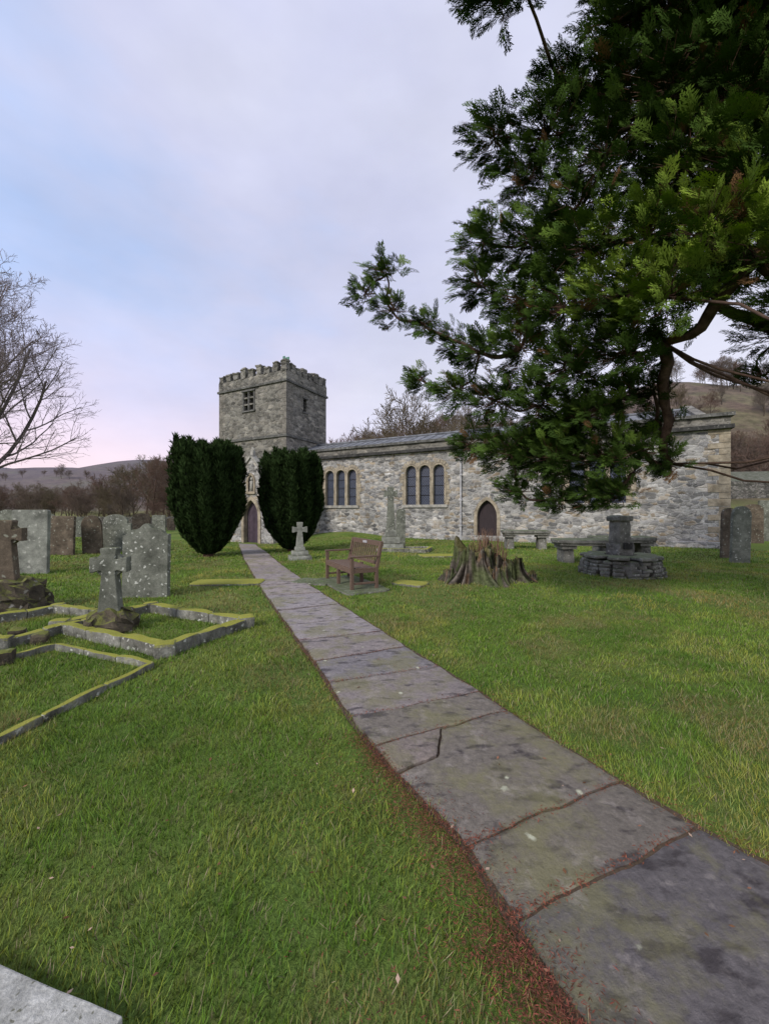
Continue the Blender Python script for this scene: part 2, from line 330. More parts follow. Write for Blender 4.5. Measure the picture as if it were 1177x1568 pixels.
def slab(c00,c10,c11,c01,nx,ny,col,gap=.012,left=None):
    cs=[c00,c10,c11,c01]; cen=sum(cs,Vector((0,0)))/4
    cs=[c+(cen-c).normalized()*gap*1.4 for c in cs]
    if left: left=[(t_,q+(cen-q).normalized()*gap) for t_,q in left]
    tx,ty,dz=random.uniform(-.010,.010),random.uniform(-.010,.010),random.uniform(-.005,.010)
    vs=[];fs=[]
    for j in range(ny+1):
        for i in range(nx+1):
            u,v=i/nx,j/ny; r_=cs[1].lerp(cs[2],v)
            if left:
                for (ta,qa),(tb,qb) in zip(left[:-1],left[1:]):
                    if v<=tb+1e-6: l_=qa.lerp(qb,(v-ta)/(tb-ta)); break
            else: l_=cs[0].lerp(cs[3],v)
            p=l_.lerp(r_,u)
            e=mnoise.noise_vector(Vector((p.x*5,p.y*5,1.3)))*.02+mnoise.noise_vector(Vector((p.x*22,p.y*22,4.3)))*.007
            x,y=p.x+e.x,p.y+e.y; edge=1 if i in(0,nx) or j in (0,ny) else 0
            vs.append((x,y,ghf(x,y)+.026+dz+(x-cen.x)*tx+(y-cen.y)*ty+mnoise.noise(Vector((x*3,y*3,0)))*.006-edge*.007))
    W=nx+1
    for j in range(ny):
        for i in range(nx): fs.append([j*W+i,j*W+i+1,(j+1)*W+i+1,(j+1)*W+i])
    ring=[i for i in range(W)]+[j*W+nx for j in range(1,ny+1)]+[ny*W+i for i in range(nx-1,-1,-1)]+[j*W for j in range(ny-1,0,-1)]
    o=len(vs)
    for r in ring: x,y,z=vs[r]; vs.append((x,y,z-.07))
    n=len(ring)
    for k in range(n): fs.append([ring[k],o+k,o+(k+1)%n,ring[(k+1)%n]])
    mb.add(vs,fs,col)
for i in range(len(J)-1):
    (l0,r0),(l1,r1)=J[i],J[i+1]; g_=random.uniform(.75,1.2); w_=random.uniform(-.012,.012); cc=(.275*g_+w_,.24*g_,.23*g_-w_)
    if i<5: cc=(.205*g_,.18*g_,.15*g_)
    if i==1: cc=(.12,.108,.108)
    d=26 if i<5 else (12 if i<9 else 5)
    if i==3:
        A=l0.lerp(l1,.66); C=l1.lerp(r1,.46); B=A.lerp(C,.45)+Vector((.10,-.07))
        slab(l0,r0,r1,C,24,24,cc,.008,left=[(0,l0),(.55,A),(.72,B),(1.0,C)])
        slab(A,B,C,l1,14,14,(.21,.175,.155),.008)
    else: slab(l0,r0,r1,l1,d,d,cc,.010 if i<8 else .014)
mb.build('flagstones',M['flag'],pth)
LY=np.array([l.y for l,r in J]); LX=np.array([l.x for l,r in J]); RY=np.array([r.y for l,r in J]); RX=np.array([r.x for l,r in J])
def xl(y): return np.interp(y,LY,LX)
def xr_(y): return np.interp(y,RY,RX)
ys=np.concatenate([np.linspace(-.6,8,120),np.linspace(8.1,21.8,80)]); V=[];
for y in ys:
    for k in range(5):
        x=xl(y)-.03+(xr_(y)-xl(y)+.06)*k/4; V.append((x,y,ghf(x,y)+.010))
q=np.array([[j*5+i,j*5+i+1,(j+1)*5+i+1,(j+1)*5+i] for j in range(len(ys)-1) for i in range(4)])
mesh_np('soil_bed',V,q,simple('joint_soil',(.085,.06,.04),.95,60),parent=pth)

# ---------- church ----------
ch=empty('stone_church',(5.52,20.8,0),math.radians(-27.2))
body=box('nave_walls',-16.2,10.1,0,12,-.8,5.05,M['wall'])
wins=[(-3.58,1.98),(-9.40,1.98),(5.2,1.98)]; LW,LH,PITCH=.66,2.3,.86
outl=[]
for cx,z0 in wins:
    for k in (-1,0,1): outl.append((arch(cx+k*PITCH,z0-.02,LW,LH,'round',12,.05),-.5,.34))
outl.append((arch(0,-.5,1.05,2.7,'pointed',12,.05),-.5,.34))
cutout(body,outl); body.parent=ch
blocks=MB()
for wi,(cx,z0) in enumerate(wins):
    for k in (-1,0,1):
        x=cx+k*PITCH; band('window_surround',x,z0,LW,LH,'round',.098,-.035,.3,M['dress'],ch)
        g=MB(); g.prism(arch(x,z0,LW+.04,LH+.02,'round',12),.20,.22); g.build('window_glass',M['glass'],ch)
        for zz in (.55,1.1,1.65): box('saddle_bar',x-LW/2,x+LW/2,.17,.19,z0+zz,z0+zz+.02,M['dark'],ch)
        for a in range(9):
            t=math.pi*(a+.5)/9; rr=LW/2+.105+.10; c=Vector((x+math.cos(t)*rr,0.0,z0+LH-LW/2+math.sin(t)*rr))
            if math.sin(t)<.45 and not (k==-1 and math.cos(t)<0) and not (k==1 and math.cos(t)>0): continue
            R=Matrix.Rotation(-t+math.pi/2,3,'Y'); blocks.box(c,(.145,.05,.19),mat3=R,amp=.006,cuts=1,rnd=0)
    W=PITCH*1.5
    z=z0-.1
    while z<z0+LH-.5:
        h=random.uniform(.16,.3)
        for sgn in (-1,1):
            l=random.uniform(.1,.34); blocks.box((cx+sgn*(W+l/2-.01),0.0,z+h/2),(l,.045,h-.015),amp=.006,cuts=1)
        z+=h
    box('window_sill',cx-W-.1,cx+W+.1,-.09,.28,z0-.17,z0-.003,M['pale'],ch,.01)
band('doorway_arch',0,-.3,1.05,2.5,'pointed',.17,-.04,.3,M['dress'],ch)
g=MB(); g.prism(arch(0,-.3,1.09,2.52,'pointed',12),.22,.25); g.build('priest_door',M['door'],ch)
z=-.3;k=0
while z<5.0:
    h=random.uniform(.24,.36); l=.75 if k%2 else .38; blocks.box((10.1-l/2+.012,.0,z+h/2),(l,.05,h-.02),amp=.006,cuts=1); z+=h;k+=1
blocks.build('dressed_blocks',M['dress'],ch)
box('string_course',-16.25,10.2,-.22,.3,5.053,5.23,M['string'],ch,.015)
box('parapet',-16.2,10.12,.0,.45,5.233,5.60,M['tower'],ch)
mb=MB(); x=-16.3
while x<10.1:
    l=min(random.uniform(.8,1.3),10.25-x); mb.box((x+l/2,.2,5.67),(l-.012,.66,.14),amp=.012,cuts=2); x+=l
mb.build('parapet_coping',M['coping'],ch)
mb=MB(); mb.add([(-16.1,.46,5.35),(10.0,.46,5.35),(10.0,6,7.25),(-16.1,6,7.25),(10.0,11.8,5.2),(-16.1,11.8,5.2),(-16.1,.46,5.05),(10,.46,5.05),(10,11.8,5.05),(-16.1,11.8,5.05)],
 [[0,1,2,3],[3,2,4,5],[1,7,8,4,2],[0,3,5,9,6]]); mb.build('lead_roof',M['lead'],ch)
mb=MB()
for i in range(36):
    x=-15.8+i*.73; mb.tube([(x,.46,5.37),(x,6,7.27)],[.025,.025],4)
mb.tube([(-16,6,7.30),(10,6,7.30)],[.10,.10],6); mb.build('roof_rolls',M['lead'],ch)
mb=MB(); mb.add([(10.0,.0,5.2),(10.0,12,5.2),(10,6,7.5),(9.6,0,5.2),(9.6,12,5.2),(9.6,6,7.5)],[[0,1,2],[3,5,4],[0,2,5,3],[1,4,5,2]]); mb.build('east_gable',M['tower'],ch)
mb=MB(); mb.tube([(-1.41,-.10,-.3),(-1.41,-.10,4.75),(-1.41,-.26,4.9),(-1.41,-.28,5.0)],[.045]*4,8)
for z in (.8,2.2,3.6,4.7): mb.box((-1.41,-.08,z),(.16,.15,.05))
mb.box((-1.41,-.33,4.98),(.24,.2,.2)); mb.build('drainpipe',M['iron'],ch)
box('wall_plinth',-10.6,10.2,-.10,-.002,-.6,.28,M['wall'],ch,.03)
TX0,TX1,TY0,TY1=-23.4,-15.9,2.16,7.4
tw=box('tower_walls',TX0,TX1,TY0,TY1,-.8,11.75,M['tower'])
bx=-19.9; o=[]
for sx in (-.31,.31):
    for r in range(3): o.append(([(bx+sx-.22,9.95+r*.55),(bx+sx+.22,9.95+r*.55),(bx+sx+.22,10.38+r*.55),(bx+sx-.22,10.38+r*.55)],TY0-.5,TY0+.45))
cutout(tw,o)
me=MB(); me.box((TX1,TY0+2.3,10.4),(.6,.45,1.1)); cobj=me.build('c',M['dark']); q=tw.modifiers.new('b','BOOLEAN'); q.object=cobj; q.operation='DIFFERENCE'; q.solver='EXACT'
bpy.context.view_layer.update(); dg=bpy.context.evaluated_depsgraph_get(); m2=bpy.data.meshes.new_from_object(tw.evaluated_get(dg)); tw.modifiers.clear(); tw.data=m2; m2.materials.clear(); m2.materials.append(M['tower']); bpy.data.objects.remove(cobj)
for p in m2.polygons: p.material_index=0
tw.parent=ch
for r in range(3): box('belfry_louvre',bx-.6,bx+.6,TY0+.3,TY0+.33,9.9+r*.55,10.4+r*.55,M['dark'],ch)
box('tower_slit',TX1-.25,TX1-.22,TY0+2.0,TY0+2.6,9.8,11,M['dark'],ch)
mb=MB(); mb.box((bx,TY0-.03,9.86),(1.5,.16,.13)); mb.box((bx,TY0-.03,11.55),(1.5,.16,.12)); 
for sx in (-.62,0,.62): mb.box((bx+sx,TY0-.01,10.7),(.14,.08,1.54))
mb.box((TX1+.02,TY0+2.3,9.78),(.12,.7,.12)); mb.box((TX1+.02,TY0+2.3,11.0),(.12,.7,.12)); mb.build('belfry_frame',M['coping'],ch,.01)
def ringbox(mb,z0,z1,out,th=.3):
    a,b_,c_,d_=TX0-out,TX1+out,TY0-out,TY1+out; zc=(z0+z1)/2; h=z1-z0
    mb.box(((a+b_)/2,c_+th/2,zc),(b_-a,th,h)); mb.box(((a+b_)/2,d_-th/2,zc),(b_-a,th,h))
    mb.box((a+th/2,(c_+d_)/2,zc),(th-.004,d_-c_-2*th-.004,h)); mb.box((b_-th/2,(c_+d_)/2,zc),(th-.004,d_-c_-2*th-.004,h))
mb=MB(); ringbox(mb,11.75,11.93,.13,.5); ringbox(mb,7.45,7.6,.12,.5); ringbox(mb,7.6,7.68,.06,.5); mb.build('tower_string_courses',M['coping'],ch,.02)
mb=MB(); ringbox(mb,11.933,12.65,.03,.38); mb.build('tower_parapet',M['tower'],ch)
mb=MB()
def merl(x,y,ax):
    hh=random.uniform(.40,.72); s_=(.52,.40) if ax==0 else (.40,.52)
    mb.box((x,y,12.65+hh/2),(s_[0],s_[1],hh),amp=.10,cuts=3,rnd=0,freq=3)
    mb.box((x+random.uniform(-.05,.05),y,12.65+hh+.07),(s_[0]*random.uniform(1.1,1.4),s_[1]*1.3,.16),amp=.10,cuts=2,rnd=10,freq=3)
n=9
for i in range(n):
    x=TX0+.28+(TX1-TX0-.56)*i/(n-1); merl(x,TY0+.16,0); merl(x,TY1-.16,0)
for i in range(1,7):
    y=TY0+.1+(TY1-TY0-.2)*i/7; merl(TX0+.16,y,1); merl(TX1-.16,y,1)
mb.build('battlements',M['tower'],ch)
box('tower_roof',TX0+.3,TX1-.3,TY0+.3,TY1-.3,11.7,12.1,M['lead'],ch)
mb=MB(); mb.tube([(-17.0,TY0+1.2,12),(-17.0,TY0+1.2,14.2)],[.06,.04],6); mb.box((-17.0,TY0+1.2,13.9),(.6,.06,.09)); mb.box((-16.8,TY0+1.2,14.05),(.3,.05,.3)); mb.box((-17.2,TY0+1.2,14.2),(.22,.05,.3)); mb.build('weathervane',simple('verdigris',(.10,.24,.18),.7,8),ch)
mb=MB(); z=-.3;k=0
while z<11.6:
    h=random.uniform(.3,.42)
    for (x,y,sx,sy) in ((TX0,TY0,1,1),(TX1,TY0,-1,1)):
        lx,ly=(.8,.4) if k%2 else (.4,.8)
        mb.box((x+sx*(lx/2-.015),y+sy*(ly/2-.015),z+h/2),(lx,ly,h-.025),amp=.006,cuts=1)
    z+=h;k+=1
mb.build('tower_quoins',plainstone('tower_quoin_stone',(.18,.17,.15),(.28,.26,.23),la=.2),ch)
PX,PYF=-12.6,-4.56; hw=1.7
pb=MB(); pb.prism([(PX-hw,-.9),(PX+hw,-.9),(PX+hw,3.0),(PX,4.72),(PX-hw,3.0)],PYF,.02); pw=pb.build('porch_walls',M['wall'])
cutout(pw,[(arch(PX,-.7,1.12,2.95,'pointed',12,.06),PYF-.5,PYF+.4),(arch(PX,2.75,.42,.95,'pointed',8),PYF-.5,PYF+.22)]); pw.parent=ch
band('porch_arch',PX,-.5,1.12,2.75,'pointed',.20,PYF-.05,PYF+.35,M['dress'],ch)
band('niche_frame',PX,2.75,.42,.95,'pointed',.12,PYF-.06,PYF+.2,M['dress'],ch)
box('niche_sill',PX-.38,PX+.38,PYF-.12,PYF+.15,2.6,2.74,M['dress'],ch,.01)
g=MB(); g.prism(arch(PX,-.7,1.14,2.96,'pointed',12),PYF+.25,PYF+.29); 
for k in range(-4,5): g.box((PX+k*.125,PYF+.245,.6),(.012,.02,2.4))
g.box((PX-.02,PYF+.23,.75),(.03,.03,2.7)); g.build('porch_door',simple('plum_oak_door',(.075,.055,.075),.7,5),ch)
mb=MB(); mb.tube([(PX,PYF+.05,2.75),(PX,PYF+.05,3.2),(PX,PYF+.05,3.32),(PX,PYF+.05,3.38)],[.13,.10,.12,.05],8); mb.tube([(PX,PYF+.05,3.38),(PX,PYF+.05,3.45),(PX,PYF+.05,3.55),(PX,PYF+.05,3.59)],[.04,.075,.075,.03],8); mb.build('niche_figure',M['pale'],ch,smooth=True)
mb=MB()
for sg in (-1,1):
    a=Vector((PX+sg*(hw+.12),0,2.93)); b2=Vector((PX,0,4.80)); d=(b2-a); R=Matrix.Rotation(-math.atan2(d.z,d.x),3,'Y')
    c=(a+b2)/2; mb.box((c.x,PYF+.12,c.z+.04),(d.length,.42,.13),mat3=R); mb.box((PX+sg*(hw+.06),PYF+.12,2.9),(.34,.46,.24))
mb.box((PX,PYF+.12,4.98),(.22,.2,.35)); mb.box((PX,PYF+.12,5.2),(.08,.08,.3)); mb.box((PX,PYF+.12,5.22),(.26,.08,.08)); mb.build('porch_coping',M['pale'],ch,.01)
mb=MB()
for sg in (-1,1): mb.add([(PX+sg*(hw+.1),PYF+.3,2.95),(PX,PYF+.3,4.78),(PX,.0,4.78),(PX+sg*(hw+.1),.0,2.95)],[[0,1,2,3]])
mb.build('porch_roof',M['coping'],ch)
fb=empty('farm_building',(38,37,ghf(34,37)),math.radians(-12))
box('walls',-7,7,-2.5,2.5,-1,1.7,rubble('barn_rubble',[(.13,.125,.11),(.27,.26,.23),(.2,.19,.17)]),fb)
mb=MB(); mb.add([(-7.3,-2.9,1.55),(7.3,-2.9,1.55),(7.3,0,2.9),(-7.3,0,2.9),(7.3,2.9,1.55),(-7.3,2.9,1.55)],[[0,1,2,3],[3,2,4,5],[1,4,2],[0,3,5]]); mb.build('slate_roof',M['coping'],fb)
box('barn_door',-2,-.6,-2.56,-2.45,-.2,1.35,M['dark'],fb); box('barn_window',-5,-4.2,-2.56,-2.45,.4,1.1,M['dark'],fb)

# ---------- graves ----------
def outline(w,h,k):
    r=w/2
    if k=='flat': return [(-r,-.3),(r,-.3),(r,h-.03),(r-.03,h),(-r+.03,h),(-r,h-.03)]
    if k=='round': return [(-r,-.3),(r,-.3)]+[(r*math.cos(math.pi*i/14),h-r*.6+r*.6*math.sin(math.pi*i/14)) for i in range(15)]
    if k=='shoulder':
        q=r*.78; return [(-r,-.3),(r,-.3),(r,h-r*.62),(q,h-r*.62+.02)]+[(q*math.cos(math.pi*i/14),h-q*.6+q*.6*math.sin(math.pi*i/14)) for i in range(15)]+[(-q,h-r*.62+.02),(-r,h-r*.62)]
    if k=='gothic':
        pts=[(-r,-.3),(r,-.3)]
        for i in range(8): a=i/7; pts.append((r*math.cos(a*math.pi/2)**.8 if i<7 else 0,h-r*1.1+r*1.1*math.sin(a*math.pi/2)**1.3))
        return pts+[(-x,z) for x,z in pts[2:-1][::-1]]
    if k=='ogee':
        pts=[(-r,-.3),(r,-.3),(r,h-.16)]
        for i in range(15):
            x=r*(1-2*i/14); pts.append((x*.97,h-.16+.16*(math.cos(x/r*math.pi)*.5+.5)+.03*math.cos(x/r*math.pi*3)))
        return pts+[(-r,h-.16)]
def headstone(x,y,w,h,k,mat,rot=0,tilt=0,t=.11):
    m_=MB(); m_.prism(outline(w,h,k),-t/2,t/2); o=m_.build('headstone',M[mat],None,.012); o.location=(x,y,ghf(x,y)); o.rotation_euler=(tilt,random.uniform(-.03,.03),rot)
    return o
def hs(x0,x1,top,base,k,mat,rot=0,tilt=0,t=.12):
    X,Z=G((x0+x1)/2,base); headstone(X,Z,(x1-x0)/F*Z/math.cos(rot)*.97,(base-top)/F*Z,k,mat,rot,tilt,t)
for a in [(22,72,780,878,'flat','gravewhite',.15,-.03),(76,113,788,848,'flat','grave2',.1,0),(130,156,786,845,'gothic','grave2',.3,.05),(154,200,785,842,'shoulder','grave',.12,0),
 (190,258,805,915,'ogee','grave',.08,-.04),(112,130,792,822,'round','grave',.1,0),(203,230,786,812,'round','grave2',.1,0),(234,254,788,818,'flat','grave',.1,0),(60,84,785,830,'round','grave',.1,0),
 (1103,1122,778,855,'gothic','grave2',-.1,.02),(1119,1144,775,862,'gothic','grave',-.2,.0),(1137,1166,772,832,'round','grave2',-.15,0),(1160,1182,768,830,'flat','grave',-.1,0),
 (0,22,780,850,'round','grave',.1,0),(606,620,778,836,'round','grave',.2,0),(256,268,793,812,'round','grave2',0,0),(168,182,788,806,'flat','grave2',0,0)]:
    hs(*a)
def cross_grave(name,x,y,h,rot,mat,ring=True,base=(.5,.4,.25),basemat=None,steps=1,rough=False,wmul=1,tm=1.0,ar=.27,rr_=.66):
    e=empty(name,(x,y,ghf(x,y)),rot); zb=0
    mb=MB()
    for s_ in range(steps):
        q=1-.28*s_; hh=base[2]/steps
        mb.box((0,0,zb+hh/2-(.05 if s_==0 else 0)),(base[0]*q,base[1]*q,hh+(.1 if s_==0 else 0)),amp=.12 if rough else .012,cuts=7 if rough else 2,rnd=5 if rough else 12,freq=7 if rough else 4,taper=.75 if rough else .96); zb+=hh
    mb.build('plinth',M[basemat or mat],e,smooth=False)
    H=h-zb; sw=H*.10*wmul; cz=h-H*ar*1.02; arm=H*ar; s2=sw*.85
    mb=MB(); pts=[(-sw*1.35,zb-.03),(sw*1.35,zb-.03),(s2,cz-s2),(arm*.5,cz-s2*.9),(arm*.85,cz-s2*1.25),(arm,cz-s2*1.25),(arm,cz+s2*1.25),(arm*.85,cz+s2*1.25),(arm*.5,cz+s2*.9),(s2,cz+s2),(s2*1.25,h-.02),(s2*1.1,h),(-s2*1.1,h),(-s2*1.25,h-.02),(-s2,cz+s2),(-arm*.5,cz+s2*.9),(-arm*.85,cz+s2*1.25),(-arm,cz+s2*1.25),(-arm,cz-s2*1.25),(-arm*.85,cz-s2*1.25),(-arm*.5,cz-s2*.9),(-s2,cz-s2)]
    mb.prism(pts,-sw*.8,sw*.8); mb.build('cross_shaft',M[mat],e,.01)
    if ring:
        mb=MB(); n=28; R=arm*rr_; vs=[];fs=[]; tr=arm*.10
        for i in range(n):
            a=2*math.pi*i/n
            for rr,yy in ((R-tr,-sw*.55),(R+tr,-sw*.55),(R+tr,sw*.55),(R-tr,sw*.55)): vs.append((rr*math.cos(a),yy,cz+rr*math.sin(a)))
        for i in range(n):
            for k in range(4): fs.append([i*4+k,i*4+(k+1)%4,((i+1)%n)*4+(k+1)%4,((i+1)%n)*4+k])
        mb.add(vs,fs); mb.build('cross_ring',M[mat],e)
    return e
X_,Z_=G(170,966); cross_grave('cross_gravestone',X_,Z_,1.08,.2,'grave',True,(.62,.5,.28),'rock',1,True,1.15,ar=.27)
X_,Z_=G(12,936); cross_grave('cross_gravestone',X_,Z_,1.42,.3,'grave2',True,(1.05,.8,.50),'rock',1,True,1.05,ar=.24)
X_,Z_=G(459,856); cross_grave('cross_gravestone',X_,Z_,1.22,.35,'gravewhite',False,(.75,.7,.42),'gravewhite',3,wmul=1.15,ar=.30)
X_,Z_=G(598,841); cross_grave('tall_cross_monument',X_,Z_,2.62,.1,'grave',False,(1.05,.9,.85),'gravewhite',3,wmul=.75,ar=.155)
def kerbs(name,pts,h,w_,mat='kerb',closed=True,posts=False):
    mb=MB(); n=len(pts)
    for i in range(n if closed else n-1):
        a=Vector(pts[i]);b_2=Vector(pts[(i+1)%n]); m3=3
        for k in range(m3):
            p=a.lerp(b_2,k/m3+.004);q=a.lerp(b_2,(k+1)/m3-.004); mb.beam((p.x,p.y,ghf(p.x,p.y)+h/2-.02),(q.x,q.y,ghf(q.x,q.y)+h/2-.02),w_,h+.04,.026,9,16)
    if posts:
        for p in pts: mb.box((p[0],p[1],h*.6),(w_*1.5,w_*1.5,h*1.3),.4,.02,4,7)
    return mb.build(name,M[mat])
kerbs('grave_kerb',[(-4.2,5.0),(-2.34,4.12),(-1.85,5.18),(-3.6,5.95)],.13,.13,posts=True)
kerbs('grave_kerb',[(-2.62,2.35),(-2.29,3.80),(-3.7,4.35),(-4.6,2.9)],.06,.05,closed=False)
kerbs('grave_kerb',[(-4.3,4.35),(-5.6,5.0),(-5.0,5.9),(-3.9,5.5)],.12,.11,posts=True)
kerbs('grave_kerb',[(-.3,15.2),(1.6,14.7),(1.9,15.9),(.1,16.4)],.15,.14)
mb=MB(); mb.beam((-2.6,1.50,.02),(-.80,1.03,.02),.22,.10,.008,14,0); mb.build('grave_kerb',M['granite'],None,.006)
mb=MB()
for px,py in ((28,978),(62,985),(8,1015),(255,1000)):
    x,y=G(px,py); mb.box((x,y,.05),(.16,.16,.16),.5,.02,3,5,freq=9)
mb.build('flower_stones',M['rock'])
mb=MB()
for x,y,a_1,b1,r in ((-3.4,8.4,1.5,.6,.1),(.55,8.2,.7,.45,-.5),(2.0,13.6,1.6,.7,.2)):
    mb.box((x,y,ghf(x,y)+.02),(a_1,b1,.07),r,.01,3,12)
mb.build('ledger_stone',M['kerb'])
def tabletomb(x,y,l,w_,h,rot):
    e=empty('table_tomb',(x,y,ghf(x,y)),rot)
    mb=MB(); mb.box((0,0,h-.06),(l,w_,.13),0,.012,4,14); mb.box((0,0,h-.15),(l*.93,w_*.9,.06),0,.005,1); mb.build('slab',M['dry'],e)
    mb=MB()
    for s_ in (-1,1):
        mb.box((s_*l*.34,0,h/2-.12),(.34,w_*.72,h-.1),0,.015,2,12,taper=.85); mb.box((s_*l*.34,0,h-.24),(.42,w_*.8,.1),0,.01,1)
    mb.build('pedestals',M['dry'],e)
tabletomb(5.9,16.2,1.9,.85,.78,-.15); tabletomb(6.4,12.0,2.2,.95,.72,-.1); tabletomb(7.9,12.9,1.9,.9,.74,-.1)
cbx,cby=5.95,9.75; cb=empty('churchyard_cross_base',(cbx,cby,ghf(cbx,cby)),.2); mb=MB()
for c_ in range(5):
    R=.93-.03*c_; n=19+c_%2; zz=.02+c_*.082
    for i in range(n):
        a=2*math.pi*(i+.5*(c_%2)+random.uniform(-.12,.12))/n; mb.box((R*math.cos(a)*.88,R*math.sin(a)*.88,zz),(.30*random.uniform(.85,1.12),2*math.pi*R/n*.95*.9*random.uniform(.85,1.1),.083),a,.03,2,9,freq=7)
mb.box((0,0,.2),(1.45,1.45,.42),.3,.03,3,6)
for i in range(8):
    a=2*math.pi*i/8; mb.box((.62*math.cos(a),.62*math.sin(a),.455),(.55,.46,.08),a,.02,3,9,freq=5)
mb.build('drystone_steps',M['dry'],cb)
mb=MB(); mb.box((0,0,.62),(.5,.45,.32),.1,.03,4,9); mb.box((0,0,1.05),(.40,.36,.62),.1,.025,4,10,taper=.9); mb.box((0,0,1.4),(.48,.42,.14),.1,.03,3,8); mb.build('pillar',M['dry'],cb)
mb=MB(); mb.box((.0,-.25,.72),(.26,.03,.16),.1); mb.build('plaque',M['string'],cb)

# ---------- bench ----------
be=empty('park_bench',(-.74,8.30,ghf(-.74,8.3)+.03),math.radians(-63.2)); L=1.5
mb=MB()
for sx in (-L/2,0,L/2):
    mb.box((sx,-.26,.31 if sx else .2),(.065,.065,.62 if sx else .4))
    mb.box((sx,.27,.22),(.065,.065,.44)); 
    if sx: mb.box((sx,.33,.66),(.062,.06,.50),mat3=Matrix.Rotation(-.2,3,'X'))
    mb.box((sx,0,.37),(.045,.5,.09)); 
    if sx: mb.box((sx,.02,.645),(.075,.66,.035)); mb.box((sx,0,.12),(.04,.5,.04))
mb.build('frame',M['teak'],be,.005)
mb=MB()
for k in range(6): mb.box((0,-.25+k*.094,.425-.012*k*.4),(L+.05,.072,.022))
mb.box((0,-.285,.37),(L,.03,.09)); mb.build('seat',M['teak'],be,.004)
mb=MB(); mb.box((0,.385,.885),(L+.06,.05,.10)); mb.box((0,.295,.50),(L,.035,.06))
R=Matrix.Rotation(-.2,3,'X')
for k in range(13): mb.box((-L/2+.09+k*(L-.18)/12,.338,.69),(.042,.02,.36),mat3=R)
mb.build('backrest',M['teak'],be,.004)
mb=MB(); mb.box((0,.35,.885),(.2,.01,.05)); mb.build('plaque',M['iron'],be)
mb=MB(); mb.box((-.72,8.25,.005),(2.0,.95,.05),math.radians(-63.2),.015,6,12); mb.box((-1.55,8.55,.005),(.9,.6,.046),math.radians(-20),.012,6,12,); mb.build('bench_slab',M['dry'])

# ---------- stump ----------
sx,sy=2.3,8.75; se=empty('tree_stump',(sx,sy,ghf(sx,sy)))
def stump(cx,cy,R,H,lob,seed,dome=0):
    nt_,nz_=160,22; vs=[];cs=[];fs=[]
    for j in range(nz_+1):
        for i in range(nt_):
            a=2*math.pi*i/nt_; v=j/nz_
            ridge=1-abs(mnoise.noise(Vector((math.cos(a)*5,math.sin(a)*5,seed+v*.6))))*2
            fl=1+.75*(1-v)**2.5*(1+.8*math.sin(a*lob+seed))+.10*math.sin(a*lob*2+seed*2)+.16*ridge
            r=R*.58*fl*(1-.2*v*dome)
            top=H*(.78+.42*mnoise.noise(Vector((math.cos(a)*2.2,math.sin(a)*2.2,seed+5)))+.22*mnoise.noise(Vector((math.cos(a)*9,math.sin(a)*9,seed))))
            z=-.05+v*top; r+=.03*mnoise.noise(Vector((math.cos(a)*12,math.sin(a)*12,z*2.5+seed)))+.015*mnoise.noise(Vector((math.cos(a)*30,math.sin(a)*30,z*5+seed)))
            vs.append((cx+r*math.cos(a),cy+r*math.sin(a),z))
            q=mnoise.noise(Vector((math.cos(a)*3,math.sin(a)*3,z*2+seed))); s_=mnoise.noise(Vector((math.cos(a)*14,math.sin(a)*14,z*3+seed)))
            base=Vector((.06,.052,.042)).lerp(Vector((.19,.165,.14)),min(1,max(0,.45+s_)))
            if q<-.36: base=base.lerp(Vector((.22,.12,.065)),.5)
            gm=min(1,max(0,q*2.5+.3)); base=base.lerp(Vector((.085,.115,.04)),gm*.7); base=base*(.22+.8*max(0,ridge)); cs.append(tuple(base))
    for j in range(nz_):
        for i in range(nt_): fs.append((j*nt_+i,j*nt_+(i+1)%nt_,(j+1)*nt_+(i+1)%nt_,(j+1)*nt_+i))
    for k,(f_,dz) in enumerate(((.85,-.02),(.65,-.08),(.42,-.11),(.2,-.10),(.02,-.08))):
        for i in range(nt_):
            x,y,z=vs[nz_*nt_+i]; n_=mnoise.noise(Vector((x*7*f_,y*7*f_,seed)))*.16; vs.append((cx+(x-cx)*f_,cy+(y-cy)*f_,H*.75+(z-H*.75)*f_+dz+n_)); t_=.5+n_*4; cs.append((.06+.09*t_,.07+.06*t_,.03+.03*t_))
        a0=nz_*nt_+k*nt_; b0=a0+nt_
        for i in range(nt_): fs.append((a0+i,a0+(i+1)%nt_,b0+(i+1)%nt_,b0+i))
    return vs,fs,cs
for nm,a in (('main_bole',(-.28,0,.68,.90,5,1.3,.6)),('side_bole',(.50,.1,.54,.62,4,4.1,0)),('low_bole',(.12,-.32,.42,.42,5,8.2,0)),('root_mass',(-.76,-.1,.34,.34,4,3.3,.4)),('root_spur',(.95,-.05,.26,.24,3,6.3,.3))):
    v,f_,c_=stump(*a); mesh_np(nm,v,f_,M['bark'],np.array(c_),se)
mb=MB()
for i in range(160):
    x=random.uniform(-.2,.45); y=random.uniform(-.1,.4); h=random.uniform(.6,1.2); dx=random.uniform(-.15,.15)
    mb.tube([(x,y,.3),(x+dx*.5,y,h*.7),(x+dx*1.3,y+random.uniform(-.1,.1),h)],[.007,.006,.002],3,(.22,.14,.10))
mb.build('dead_stems',M['twig'],se)

